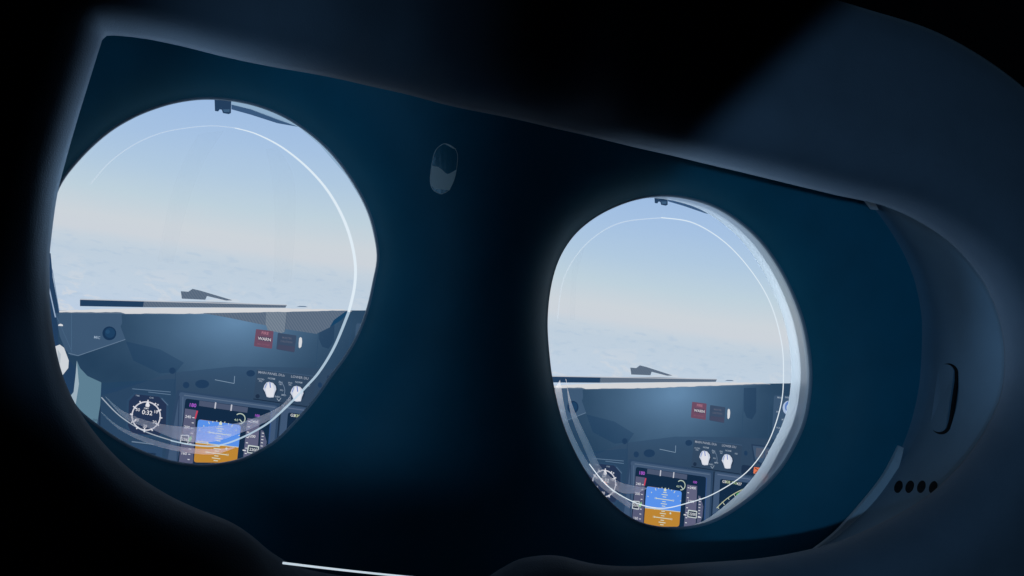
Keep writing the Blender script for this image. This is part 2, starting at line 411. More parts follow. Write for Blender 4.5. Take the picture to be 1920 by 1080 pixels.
    c.poly([(252, 736), (300, 741), (316, 756), (315, 800), (300, 822), (244, 816), (236, 800), (238, 750)], (44, 72, 102)).poly([(254, 739), (298, 744), (312, 758), (311, 798), (298, 818), (246, 812), (240, 798), (242, 752)], (36, 52, 82), dl=.2)
    c.line((303, 747), (315, 760), 1.6, (84, 110, 138), dl=.3)
    c.text((284, 746), 'CHR', 4, TXT, dl=.4).text((258, 742), 'TIME', 3.6, TXT, dl=.4)
    c.arc((274, 780), 26.5, 0, 360, 2.4, (206, 206, 216), dl=.5, n=48)
    for k in range(12):
        a = math.radians(k * 30 + 7 - 90); r0 = 25 if k % 2 else 22
        c.line((274 + r0 * math.cos(a), 780 + r0 * math.sin(a)), (274 + 30.5 * math.cos(a), 780 + 30.5 * math.sin(a)), 2.4, (216, 216, 224), dl=.6)
    for k, t in enumerate(('60', '10', '20', '30', '40', '50')):
        a = math.radians(k * 60 + 7 - 90); c.text((274 + 19.5 * math.cos(a), 780 + 19.5 * math.sin(a)), t, 8, (214, 214, 222), dl=.7)
    c.poly([(277, 751), (281, 760), (279, 763), (275, 763), (273, 759)], (226, 226, 232), dl=.8)
    c.text((274.5, 766), 'GMT', 4.5, WHITE, dl=.8).text((276, 774), '0:32', 11.5, (226, 226, 232), dl=.9)
    c.disc((296, 759), 2, (186, 190, 204), .7, 1.6)
    # knob panel
    k = N('selector_panel', 10)
    k.rrect([(482, 692), (592, 706), (586, 764), (475, 748)], 1.5, S_knobp); k.line((482, 692), (592, 706), 1.0, (64, 90, 120), dl=.2); k.line((475, 748), (586, 764), 1.6, (22, 40, 64), dl=.2)
    k.text((509, 701), 'MAIN PANEL DUs', 6.4, (150, 160, 176), dl=.3).text((562, 708), 'LOWER DU', 6.4, (150, 160, 176), dl=.3)
    k.text((509, 710), 'NORM', 4.6, TXT, dl=.3).text((489, 713), 'OUTBD\nPFD', 3.8, TXT, dl=.3).text((526, 719), 'ENG\nPRI', 3.8, TXT, dl=.3).text((528, 732), 'PFD', 3.8, TXT, dl=.3).text((532, 741), 'MFD', 4.4, TXT, dl=.3).text((520, 744), 'INBD', 4.2, TXT, dl=.3)
    k.text((560, 717), 'NORM', 4.6, TXT, dl=.3).text((544, 720), 'ENG\nPRI', 3.8, TXT, dl=.3).text((578, 723), 'ND', 4.4, TXT, dl=.3)
    k.arc((512, 733), 22, -60, 20, 1, (116, 136, 160), dl=.3, n=12)
    k.line((519, 747), (523, 752), 1.1, TXT, dl=.3).line((523, 752), (527, 746), 1.1, TXT, dl=.3)
    for x, y in ((483, 743),): k.disc((x, y), 4, (30, 48, 72), .3)
    for (x, y) in ((506, 728), (557, 735.5)):
        q = N('selector_knob', 12)
        q.disc((x + 1, y + 2), 14, (22, 38, 60), -.5, a=.45)
        q.poly([(x - 1, y - 12), (x + 6, y - 10), (x + 11, y - 4), (x + 12, y + 2), (x + 9, y + 9), (x + 7, y + 17), (x - 1, y + 17.5), (x - 6, y + 16), (x - 9, y + 7), (x - 12.5, y + 1), (x - 10, y - 6), (x - 6, y - 11)], (200, 208, 224))
        q.poly([(x - 3, y - 10), (x + 4, y - 9), (x + 8, y + 2), (x + 6, y + 16), (x - 5, y + 15.5), (x - 8, y + 3)], (222, 224, 232), dl=.3)
        q.line((x, y - 11), (x + 1, y - 1), 1.7, (84, 116, 196), dl=.5).line((x - 6, y - 9), (x - 9.5, y), 1.2, (98, 128, 196), dl=.5)
    # primary flight display
    d = N('flight_display', 9)
    d.rrect([(332, 731), (524, 757), (508, 940), (296, 930)], 4, S_bez2); d.rrect([(337, 735), (520, 761), (505, 940), (302, 930)], 4, S_bez, dl=.2)
    d.line((336, 742), (330, 930), 2, (44, 66, 96), dl=.3).line((343, 744), (338, 930), 1.5, (84, 106, 134), dl=.3)
    d.line((345, 741), (516, 764), 2, (88, 108, 134), dl=.3)
    d.rrect([(348, 747), (508, 769), (494, 940), (325, 930)], 5, S_scr, dl=.5)
    d.line((508, 771), (496, 930), 4, (52, 82, 130), dl=.4)
    d.text((361, 760), '180', 9.5, MAG, dl=1.2).text((482, 779.5), '100', 6.5, MAG, dl=1.2)
    d.poly([(374, 751), (465, 764), (463.5, 774), (373, 761)], (74, 86, 112), dl=.8)
    for x in (404, 434): d.line((x + .5, 754.5 + (x - 404) * .14), (x - 1, 766 + (x - 404) * .14), 2.6, (190, 194, 206), dl=1.1)
    d.arc((450, 785), 9.5, -130, 100, 1.8, (184, 200, 186), dl=1.1, n=20).line((449, 786), (455, 793), 1.6, (190, 204, 196), dl=1.2).text((443, 787.5), '4.0', 6, (180, 200, 180), dl=1.2)
    st = N('speed_tape', 12)
    st.poly([(347, 766), (368, 769), (357, 940), (328, 930)], (86, 90, 118))
    st.line((370, 770), (366, 785), 3, (190, 66, 92), dl=.3)
    for i, t in enumerate(('240', '', '200', '', '', '180', '', '160', '')):
        yy = 782 + i * 9.8; xx = 361 - (yy - 766) * .115
        st.line((xx + 1.5, yy + .8), (xx + 5.5, yy + 1.4), 1.6, (206, 208, 216), dl=.4)
        if t: st.text((xx - 6.5, yy - .4), t, 7.5, (206, 208, 216), dl=.4)
    st.rrect([(339, 815), (355, 816), (353, 833), (337, 831)], 1.5, (196, 204, 210), dl=.6).rrect([(341, 817), (353, 818), (351.5, 831), (339, 829.5)], 1, (40, 52, 72), dl=.7).text((346, 824), '226', 8, WHITE, dl=.9)
    st.poly([(353, 824), (359, 817), (359.5, 823), (356, 829)], (132, 190, 132), dl=.8)
    a = N('attitude_display', 12)
    a.rrect([(371.5, 786), (451.5, 797), (444, 868), (363, 867)], 6, (186, 132, 52))
    a.poly([(374.5, 786.8), (448, 796.5), (450.8, 799), (451.2, 802), (447.5, 838.5), (366.5, 830), (371, 790), (372.5, 787.5)], (88, 144, 232), dl=.3)
    a.line((366.5, 829.5), (447, 838.5), 1.4, (200, 206, 190), dl=.5)
    def P(u, v):     # attitude frame
        t = math.radians(7.5); return (408.5 + u * math.cos(t) - v * math.sin(t), 833 + u * math.sin(t) + v * math.cos(t))
    LI = (206, 214, 196)
    for v in (-39, 20):
        pass
    for v, wd in ((-34, 8), (-29.5, 14), (-25, 8), (-20, 38), (-15.5, 8), (-11, 14), (-6.5, 8), (4, 8), (8.5, 14), (13, 8), (17.5, 38), (22, 8), (26.5, 16), (31, 8)):
        a.line(P(-wd / 2, v), P(wd / 2, v), 1.5, LI, dl=.6)
        if wd == 38:
            for s_ in (-1, 1): a.text(P(s_ * 20, v), '10', 5.5, LI, dl=.7)
    a.poly([P(0, -44), P(-3, -40), P(-2.4, -36.5), P(2.4, -36.5), P(3, -40)], LI, dl=.7)
    for g_ in (-60, -45, -30, -20, -10, 10, 20, 30, 45, 60):
        t = math.radians(g_ - 90); r0, r1 = (41, 46) if abs(g_) == 30 else (42, 44.5)
        a.line(P(r0 * math.cos(t), r0 * math.sin(t)), P(r1 * math.cos(t), r1 * math.sin(t)), 1.4, LI, dl=.6)
    a.poly([P(-40, -2), P(-18, -2), P(-18, 3), P(-20, 3), P(-20, 0), P(-40, 0)], (216, 206, 180), .8, dl=.7)
    a.disc(P(17, 6), 2, LI, .7)
    al = N('altitude_tape', 12)
    al.poly([(464, 784), (487, 787), (477, 940), (448, 930)], (96, 98, 126))
    al.poly([(489, 806), (494, 808), (500, 828), (497, 850), (487, 872), (483, 872), (487, 840)], (86, 92, 120))
    for i in range(9):
        yy = 790 + i * 10; xx = 466 - (yy - 784) * .11
        al.line((xx, yy), (xx + 4, yy + .5), 1.6, WHITE, dl=.4)
        al.line((491 - i * .6, 812 + i * 6), (495 - i * .6, 812.5 + i * 6), 1.4, WHITE, dl=.4) if i < 7 else None
    al.text((477, 791), '2400', 7, WHITE, dl=.4).text((472, 818), '2200', 7, WHITE, dl=.4)
    al.rrect([(465, 834), (486, 837), (484, 852), (463, 849)], 1.5, (196, 206, 206), dl=.6).rrect([(467, 836.5), (484, 839), (482.5, 850), (465, 847.5)], 1, (40, 56, 78), dl=.7).text((475, 843.5), '2200', 7.5, WHITE, dl=.9)
    al.line((455, 844), (461, 845), 2.2, WHITE, dl=.5).line((487, 849), (494, 850), 2.2, WHITE, dl=.5)
    # navigation display
    nd = N('navigation_display', 9)
    nd.rrect([(529, 759), (780, 794), (780, 940), (512, 940)], 4, S_bez); nd.line((526.5, 758), (513, 900), 2.4, (24, 42, 68), dl=.3)
    nd.line((534, 764), (760, 796), 2, (92, 110, 138), dl=.3)
    nd.rrect([(540, 773), (780, 806), (780, 940), (526, 940)], 5, S_scr, dl=.5)
    GR = (90, 196, 96)
    nd.text((549, 779), 'GS', 7.5, WHITE, dl=1).text((557, 780), '438', 7.5, (196, 210, 170), dl=1).text((572, 782), 'TAS', 7, (170, 196, 150), dl=1).text((583, 784), '427', 7.5, WHITE, dl=1)
    nd.arc((650, 960), 175.5, 227, 300, 1.6, (180, 190, 160), dl=1, n=24)
    for t in range(228, 300, 5):
        q = math.radians(t); nd.line((650 + 175 * math.cos(q), 960 + 175 * math.sin(q)), (650 + (168 if t % 2 else 171) * math.cos(q), 960 + (168 if t % 2 else 171) * math.sin(q)), 1.5, (190, 196, 180), dl=1)
    nd.poly([(576, 804), (582, 801), (586, 806), (583, 818), (578, 812)], GR, dl=1.2).poly([(600, 787), (610, 791), (609, 796), (601, 793)], GR, dl=1.2)
    nd.text((574, 815), 'D', 7, (206, 176, 206), dl=1.2).text((618, 795), '(11', 8, WHITE, dl=1.2)
    # right of the knobs: mode panel, switches, amber light
    mp_ = N('mode_control_panel', 9)
    mp_.rrect([(668, 606), (760, 610), (760, 705), (660, 694)], 4, (58, 84, 112)).text((681, 611), 'MINS', 5, TXT, dl=.4).text((700, 611), 'BARO', 5, TXT, dl=.4)
    mp_.text((676, 640), 'FPV', 5, TXT, dl=.4).text((690, 656), 'MTRS', 5, TXT, dl=.4).text((676, 672), 'VOR', 5, TXT, dl=.4).rrect([(678, 676), (690, 677), (689, 688), (676, 687)], 1.5, (24, 38, 58), dl=.4).rect((683, 681), 5, 4, WHITE, dl=.6)
    mk = N('selector_knob', 12)
    mk.disc((702, 632), 15, (170, 190, 220)).disc((704, 630), 12, (92, 128, 196), .3).disc((706, 632), 10, (196, 210, 218), .5).disc((710, 632), 6, (120, 140, 150), .7)
    sw = N('switch_cluster', 9)
    sw.poly([(613, 704), (700, 714), (700, 760), (636, 748), (618, 738)], (36, 58, 86)).poly([(616, 707), (700, 717), (700, 755), (638, 744), (621, 735)], (60, 84, 112), dl=.2)
    for i in range(3): sw.rrect([(624 + i * 21, 711 + i * 3), (642 + i * 21, 713.5 + i * 3), (640 + i * 21, 733 + i * 3), (622 + i * 21, 730 + i * 3)], 2, (80, 90, 110), dl=.5)
    am = N('amber_light', 9)
    am.rrect([(590, 745), (650, 753), (648, 772), (588, 764)], 5, (30, 50, 76)).rrect([(618, 750), (643, 753), (641, 766), (616, 763)], 1, (222, 120, 84), dl=.3)
    am.line((620, 752), (640, 764), 2, (120, 70, 66), dl=.5).line((620, 762), (630, 757), 2, (120, 70, 66), dl=.5)
    # recessed shape and seams on the glareshield face
    sm = N('glareshield_seam', 6)
    for x in (600, 660): sm.line((x, 590), (x - 8, 690), 1, (44, 74, 104))
    sm.poly([(600, 590), (628, 590), (626, 640), (616, 654), (604, 650), (598, 636)], (24, 54, 86), .5, dl=.2)
    return L

screens = []
for side in (0, 1):
    c = CEN[side]
    # panel a little larger than the hole of its lens
    ring = np.array([P for P in LENS[side]]); w = 26 if side == 0 else 26
    n_ = 48
    pts = [(c + (LENS[side][i] - c) * 1.16) for i in range(0, 180, 4)]
    v = [P3(p, -DEP) for p in pts] + [P3(p, -DEP - 1.6) for p in pts]; k = len(pts)
    f = [tuple(range(k)), tuple(range(2 * k - 1, k - 1, -1))] + [(i, k + i, k + (i + 1) % k, (i + 1) % k) for i in range(k)]
    s = link('display_screen', v, f, [screen((40, 66, 96)), M_black], head, [0] + [1] * (k + 1), smooth=False)
    s['label'] = ('bright screen behind the near left lens showing an aircraft cockpit' if side == 0 else 'bright screen behind the farther right lens showing an aircraft cockpit')
    screens.append(s)
    shown = pictures()
    if side == 0:
        wv = Pic('woven_reflection', 11)  # weave reflected in the lens, painted into this screen's picture
        wv.poly([(380, 587), (655, 583.5), (640, 600), (618, 614), (593, 626), (535, 617), (498, 610), (430, 596)], S_weave)
        wv.poly([(655, 583.5), (640, 600), (618, 614), (626, 600), (648, 584)], (22, 66, 102), dl=.3)
        wv.poly([(499, 585), (538, 585), (534, 622), (528, 624.5), (502, 619), (498, 608)], weave_mat((104, 120, 138), (124, 136, 150)), dl=.3).line((538, 586), (534, 622), 1, (80, 96, 116), dl=.5)
        shown.append(wv)
    for p in shown: p.build(side, s)

# ------------------------------------------------------------------ barrels, rims, lenses
for side in (0, 1):
    O = LENS[side]; N = normals(O); N = smooth(N, 6)
    prof = [(0.12, 0.12), (0.0, 0.0), (0.0, -0.5), (-0.02, -1.2), (0.1, -1.3), (0.06, -2.6), (0.18, -2.75), (0.12, -4.2), (0.1, -5.0), (0.0, -DEP + 0.75)]
    def wide(q):       # the barrel flares towards the screen; on the farther lens the outer cheek stays upright
        if side == 0: return 1.0 - 0.35 * max(0, q[0]) * max(0, q[1] * 1.5)
        return 1.8 * min(1, max(0, 0.55 - q[0] - 0.75 * q[1]) / 0.7)
    b = loft('lens_barrel', [[P3(p + q * (o + wide(q) * min(1, max(0, -h) / 2.5)), h) for p, q in zip(O, N)] for o, h in prof], M_tube, head)
    tube('lens_rim', [np.array([*(p + q * 0.42)]) @ np.array([[1, 0, 0], [0, 0, 1]]) + np.array([0, 0.0, 0]) for p, q in zip(O, N)], 0.42, M_rim, b)
    # lens body: shallow dome of clear glass
    c = CEN[side]; rings = []; K = 10
    for k in range(K + 1):
        s_ = 1 - k / K * 0.98
        rings.append([P3(c + (p - q * 0.4 - c) * s_, -2.6 + 1.9 * (1 - s_ * s_)) for p, q in zip(O, N)])
    ln = loft('lens', rings, M_lens, head, cap=True)
    ln['label'] = 'clear eye lens nearer the camera' if side == 0 else 'clear eye lens farther from the camera'
    def path(pts, h=-1.8, closed=False, n=140): return [np.array([q[0], -h, q[1]]) for q in catmull([plane(x, y, h) for x, y in pts], n, closed)]
    def patch(name, up, lo, m, h=-2.0, n=40):
        A = catmull([plane(x, y, h) for x, y in up], n, False); B = catmull([plane(x, y, h) for x, y in lo], n, False)
        v = [P3(p, h) for p in A] + [P3(p, h) for p in B]
        return link(name, v, [(i, i + 1, n + i + 1, n + i) for i in range(n - 1)], m, ln)
    if side == 0:
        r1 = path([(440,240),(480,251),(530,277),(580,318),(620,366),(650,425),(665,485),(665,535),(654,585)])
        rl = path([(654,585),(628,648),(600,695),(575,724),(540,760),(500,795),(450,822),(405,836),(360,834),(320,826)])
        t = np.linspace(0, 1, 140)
        tube('lens_edge_highlight', r1, 0.05 + 0.15 * np.clip(t * 1.6, 0, 1) ** 0.8, M_glow, ln, closed=False)
        tube('lens_edge_highlight', rl, 0.20 - 0.12 * t, M_glow3, ln, closed=False)
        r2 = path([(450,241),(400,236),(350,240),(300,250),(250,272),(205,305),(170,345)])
        tube('lens_edge_highlight', r2, 0.05, M_glow2, ln, closed=False)
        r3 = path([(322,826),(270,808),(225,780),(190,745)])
        tube('lens_edge_highlight', r3, 0.07, M_glow2, ln, closed=False)
        patch('ghost_crescent', [(198,743),(230,770),(280,790),(340,800),(400,799),(450,792),(500,775),(530,758),(545,740)], [(198,745),(235,785),(280,803),(340,826),(400,828),(450,812),(500,790),(540,763),(546,742)], M_ghost, -2.1)  # crescent-shaped reflection laid into the lens as a patch
        patch('ghost_crescent', [(190,772),(225,800),(280,822),(340,838),(400,842),(440,838)], [(190,774),(225,806),(280,832),(340,847),(400,852),(440,840)], M_ghost, -2.1)
        patch('ghost_band', [(372,250),(345,300),(325,350),(308,420),(295,490)], [(420,245),(385,300),(360,360),(340,430),(325,495)], M_faint, -2.3)  # faint reflected band laid into the lens as a patch
        patch('ghost_band', [(498,280),(510,340),(515,420),(512,530)], [(520,275),(550,330),(554,420),(546,530)], M_faint, -2.3)
    else:
        tube('lens_edge_highlight', path([(1240,408),(1300,418),(1360,455),(1410,510),(1445,570),(1465,640),(1469,700),(1464,760),(1440,830),(1400,885),(1340,925),(1290,943),(1240,953),(1190,942),(1140,912),(1105,870)]), 0.075, M_glow, ln, closed=False)
        tube('lens_edge_highlight', path([(1245,408),(1170,416),(1120,440),(1080,480),(1055,530),(1045,600)]), 0.075, M_glow2, ln, closed=False)
        patch('ghost_crescent', [(1060,710),(1075,765),(1105,830),(1130,880),(1165,905),(1215,915)], [(1062,712),(1070,775),(1095,840),(1120,890),(1160,922),(1195,925)], M_ghost, -2.1)
        patch('ghost_crescent', [(1050,712),(1065,790),(1098,860),(1130,900),(1185,945)], [(1040,730),(1055,805),(1085,862),(1120,907),(1180,953)], M_ghost, -2.1)
        patch('ghost_band', [(1098,460),(1082,520),(1078,600)], [(1075,480),(1070,530),(1068,600)], M_faint, -2.3)

# ------------------------------------------------------------------ inner shell with a bowl round each lens
SH_PX = [(1722,650),(1715,740),(1690,830),(1645,915),(1590,980),(1530,1028),(1400,1090),(1200,1130),(950,1150),(700,1140),(450,1100),(250,1020),(80,900),(-20,720),(-60,500),(-40,300),(20,120),(150,10),(350,-30),(700,0),(1000,60),(1300,160),(1500,262),(1620,375),(1690,480),(1718,570)]
SH = catmull([plane(x, y, 7) for x, y in SH_PX], 360)
XM = (LENS[0][:, 0].max() + LENS[1][:, 0].min()) / 2

def dist_poly(p, Q):
    A = Q; B = np.roll(Q, -1, 0); d = B - A
    t = np.clip(((p - A) * d).sum(1) / ((d * d).sum(1) + 1e-12), 0, 1)
    return np.sqrt((((A + d * t[:, None]) - p) ** 2).sum(1).min())
def height(p):
    d1, d2 = dist_poly(p, LENS[0]), dist_poly(p, LENS[1])
    k = 2.5; d = -k * math.log(math.exp(-d1 / k) + math.exp(-d2 / k)); d = max(0.0, d if min(d1, d2) > 3 else min(d1, d2) * (1 - min(d1, d2) / 3) + d * min(d1, d2) / 3)
    h = 8.5 * (1 - math.exp(-d / 6.0))
    return h
def ray(c, u, Q):
    A = Q; B = np.roll(Q, -1, 0); d = B - A
    den = u[0] * d[:, 1] - u[1] * d[:, 0]
    w = A - c
    with np.errstate(divide='ignore', invalid='ignore'):
        t = (w[:, 0] * d[:, 1] - w[:, 1] * d[:, 0]) / den; s = (w[:, 0] * u[1] - w[:, 1] * u[0]) / den
    ok = (s >= 0) & (s <= 1) & (t > 0)
    return t[ok].min()
for side in (0, 1):
    O = LENS[side]; N = smooth(normals(O), 6); c = CEN[side]; K = 26
    rings = [[] for _ in range(K + 1)]
    for p0, q in zip(O, N):
        p = p0 + q * 0.3; u = p - c; r0 = np.linalg.norm(u); u /= r0
        R = ray(c, u, SH)
        if (side == 0 and u[0] > 0) or (side == 1 and u[0] < 0): R = min(R, (XM - c[0]) / u[0])
        R = max(R, r0 + 1)
        for k in range(K + 1):
            t = (k / K) ** 1.15; P_ = c + u * (r0 + (R - r0) * t)
            rings[k].append(P3(P_, height(P_) + (0.1 if k == 0 else 0)))
    o = loft('inner_shell', rings, M_shell, head)
    o['label'] = 'dark navy bowl round the nearer lens' if side == 0 else 'dark navy bowl round the farther lens'

# edge roll of the shell and the side wall up to the cushion
OPEN_PX = [(200,67),(260,71),(330,84),(420,106),(500,123),(600,141),(720,168),(860,203),(1000,232),(1150,266),(1280,296),(1420,330),(1560,364),(1660,387),(1740,425),(1800,470),(1848,530),(1878,600),(1888,670),(1882,735),(1862,787),(1828,843),(1788,890),(1735,936),(1650,983),(1560,1020),(1440,1045),(1300,1057),(1180,1064),(1110,1056),(1040,1040),(980,1046),(940,1066),(900,1088),(820,1098),(740,1090),(640,1078),(560,1062),(510,1036),(470,1003),(430,978),(370,955),(310,925),(250,885),(195,832),(150,772),(120,710),(102,640),(94,570),(92,500),(97,440),(108,362),(125,295),(145,225),(165,160),(182,105),(190,82)]
H0 = 30
def hp(x, y):       # the cushion dips towards the shell over the brow and the nose
    b = math.exp(-((x - 880) / 260) ** 2) if y < 400 else math.exp(-((x - 820) / 330) ** 4) * (1 if y > 960 else 0)
    return H0 - (13 if y < 400 else 9) * b
_o = catmull([(*plane(x, y, hp(x, y)), ) for x, y in OPEN_PX], 420)
OP = _o
_src = np.array([plane(x, y, hp(x, y)) for x, y in OPEN_PX]); _hh = np.array([hp(x, y) for x, y in OPEN_PX])
_w = 1 / (((OP[:, None, :] - _src[None]) ** 2).sum(2) + 0.5) ** 2
HV = smooth((_w * _hh).sum(1)[:, None] / _w.sum(1)[:, None], 30)[:, 0]
NO = smooth(normals(OP), 5)
NB = smooth(normals(OP), 400); NB /= np.linalg.norm(NB, axis=1)[:, None]
def off(o):
    w = min(1, o / 12.0); D = NO * (1 - w) + NB * w
    D /= np.linalg.norm(D, axis=1)[:, None]
    return OP + D * o
gp = [(2.8, -1.2), (1.2, -1.1), (0.25, -0.8), (0, 0), (0.3, 1.3), (0.8, 2.6), (1.6, 3.8), (2.7, 4.8), (4.0, 5.5), (5.6, 5.8), (7.5, 5.7), (10, 5.1), (13, 4.2), (17, 2.9), (20.5, 1.4), (23, -0.3), (24.5, -2.2), (25, -5), (25, -10)]
def hh(P): return 0
g = loft('face_cushion', [[P3(p, hv + dh) for p, hv in zip(off(o), HV)] for o, dh in gp], M_foam, head)
body = off(23.5)
loft('housing', [[P3(p, H0 - 12) for p in off(23.5)], [P3(p, H0 - 22) for p in off(24.5)], [P3(p, -10) for p in off(24)], [P3(p, -26) for p in off(17)], [P3(p, -32) for p in off(4)]], M_black, head, cap=True)
# side wall
C0 = SH.mean(0); rows = [[] for _ in range(7)]; inner = off(2.2)
for p in SH:
    u = p - C0; r = np.linalg.norm(u); u /= r
    a = p; b = C0 + u * (ray(C0, u, inner))
    ha = height(p); hv = HV[((inner - b) ** 2).sum(1).argmin()] - 1.3; f_ = (hv - ha) / 20
    for k, (t, h, pull) in enumerate(((0, ha, 0), (0.0, ha - 0.8, 0.15), (0.02, ha - 1.0, 0.5), (0.15, ha + 2.5 * f_, 0.6), (0.45, ha + 9 * f_, 0.4), (0.8, ha + 15 * f_, 0), (1.0, hv, 0))):
        q = a + (b - a) * t + u * pull
        rows[k].append(P3(q, h))
side_wall = loft('side_wall', rows, M_side, head)

# ------------------------------------------------------------------ things let into the side wall and shell
def raycast_wall(px, py):
    dg = bpy.context.evaluated_depsgraph_get()
    return None
WV = np.array([[np.array(q) for q in r] for r in rows])   # rows x n x 3 (m)
from mathutils.bvhtree import BVHTree
def bvh(o):
    me = o.data; return BVHTree.FromPolygons([v.co for v in me.vertices], [tuple(p.vertices) for p in me.polygons])
TW = bvh(side_wall)
shells = [o for o in head.children if o.name.startswith('inner_shell')]
TS = [bvh(o) for o in shells]
def hit(T, px, py):
    d = Vector(R3 @ np.array([(px - 960) / F, -(py - 540) / F, -1.0])).normalized()
    loc, nor, i, dist = T.ray_cast(Vector(CP * MM), d)
    if loc is None: return None, None
    if nor.dot(d) > 0: nor = -nor
    return loc, nor
def plate(name, T, pts, lift, thick, m, parent, close=True):
    """a thin plate lying on a surface, outline given by points of that surface"""
    c0 = np.mean(np.array(pts), 0); K = 5; rings = []; nn = Vector((0, 0, 0))
    for k in range(K):
        row = []
        for x, y in pts:
            q = c0 + (np.array([x, y]) - c0) * (1 - k / K); l_, n_ = hit(T, q[0], q[1]); row.append((l_, n_)); nn += n_
        rings.append(row)
    lc, n_c = hit(T, *c0); nn.normalize(); n = len(pts)
    v = [l_ - nn * 0.3 * MM for l_, _ in rings[0]] + [l_ + nn * (lift + thick) * MM for row in rings for l_, _ in row] + [lc + nn * (lift + thick) * MM]
    f = []
    for k in range(K):
        for i in range(n): f.append((k * n + i, (k + 1) * n + i, (k + 1) * n + (i + 1) % n, k * n + (i + 1) % n))
    for i in range(n): f.append((K * n + i, len(v) - 1, K * n + (i + 1) % n))
    return link(name, v, f, m, parent, smooth=False)
def capsule(cx, cy, w, h, tilt, n=14):
    pts = []; t = math.radians(tilt)
    for i in range(n + 1):
        a = math.pi + math.pi * i / n; pts.append((w / 2 * math.cos(a), -h / 2 + w / 2 + w / 2 * math.sin(a)))
    for i in range(n + 1):
        a = math.pi * i / n; pts.append((w / 2 * math.cos(a), h / 2 - w / 2 + w / 2 * math.sin(a)))
    return [(cx + x * math.cos(t) - y * math.sin(t), cy + x * math.sin(t) + y * math.cos(t)) for x, y in pts]
try:
    sl = plate('adjuster_slot', TW, capsule(1772, 748, 36, 134, 8), 0.02, 0.05, M_hole, head)
    plate('slider', TW, capsule(1769, 747, 30, 128, 8), 0.10, 0.12, M_side, sl)
    for i, (x, y) in enumerate(((1685, 913), (1706, 913), (1728, 913), (1750, 914))):
        plate('speaker_hole', TW, [(x + 7.5 * math.cos(a) + 2.5 * -math.sin(a), y + 11.5 * math.sin(a)) for a in [2 * math.pi * k / 20 for k in range(20)]], 0.03, 0.05, M_hole, head)
except Exception as ex: print('wall plates', ex)
try:
    Ts = TS[0]
    if hit(Ts, 832, 316)[0] is None: Ts = TS[1]
    OV = [(832,269),(843,271),(852,277),(857,285),(858.5,295),(857,312),(854,330),(849,344),(842,356),(834,362),(826,364),(818,361),(811,355),(807,346),(806,335),(808,315),(811,298),(815,285),(821,276)]
    OVp = [tuple(p) for p in catmull(OV, 48)]
    sw = plate('face_sensor', Ts, OVp, 0.02, 0.15, M_sgrey, head)
    ctr = np.mean(OVp, 0)
    IN = [tuple(ctr + (np.array(p) - ctr) * np.array([.965, .975])) for p in OVp]
    plate('sensor_window', Ts, IN, 0.1, 0.12, M_sens, sw)
    plate('sensor_reflection', Ts, [(810,310),(815,311.5),(822,313),(829,318),(835,324),(839,326),(843,325),(849,322),(855.5,318),(854,330),(850,341),(843,356.5),(834,356),(826,354.5),(816,355),(811,350),(807.5,347),(807,332)], 0.16, 0.1, M_sgrey, sw)  # grey reflection on the window, painted as flat pieces
    plate('sensor_reflection', Ts, [(832,269.5),(843,271.5),(850,276),(855,279.5),(849,278.5),(843,275),(838,272)], 0.16, 0.1, M_sgrey, sw)
except Exception as ex: print('sensor', ex)

# lit crescent of the side wall, put in as paler pieces past the farther bowl
def crescent(up, lo, h, n=24):
    A = catmull([plane(x, y, h) for x, y in up], n, False); B = catmull([plane(x, y, h) for x, y in lo], n, False)
    v = [P3(p, h) for p in A] + [P3(p, h + 1.0) for p in B] + [P3(p, h - 0.6) for p in A] + [P3(p, h + 0.4) for p in B]; f = []
    for i in range(n - 1): f += [(i, i + 1, n + i + 1, n + i), (2 * n + i, 3 * n + i, 3 * n + i + 1, 2 * n + i + 1), (i, 2 * n + i, 2 * n + i + 1, i + 1), (n + i, n + i + 1, 3 * n + i + 1, 3 * n + i)]
    return link('lit_crescent', v, f, M_crescent, head, smooth=False)
crescent([(1687,836),(1657,893),(1612,950),(1568,998),(1528,1030)], [(1687,838),(1676,878),(1650,925),(1608,975),(1556,1024)], 8)
crescent([(1621,374),(1627,380),(1636,392)], [(1624,373),(1632,379),(1640,394)], 10, 8)
# bright seam line under the cushion, given its own glow; no lamp there
tube('seam_glow', [np.array([q[0], -(H0 + 1.2), q[1]]) for q in catmull([plane(x, y, H0 + 1.2) for x, y in ((530,1055.5),(600,1064),(680,1073),(760,1081),(860,1090))], 40, False)], np.linspace(0.13, 0.1, 40), glow_edge((0.55, 0.66, 0.75), 1.0), head, closed=False)

# ------------------------------------------------------------------ light
w = bpy.data.worlds.new('World'); sc.world = w; w.use_nodes = True
w.node_tree.nodes['Background'].inputs[0].default_value = (0.3, 0.5, 1, 1); w.node_tree.nodes['Background'].inputs[1].default_value = 0.0006

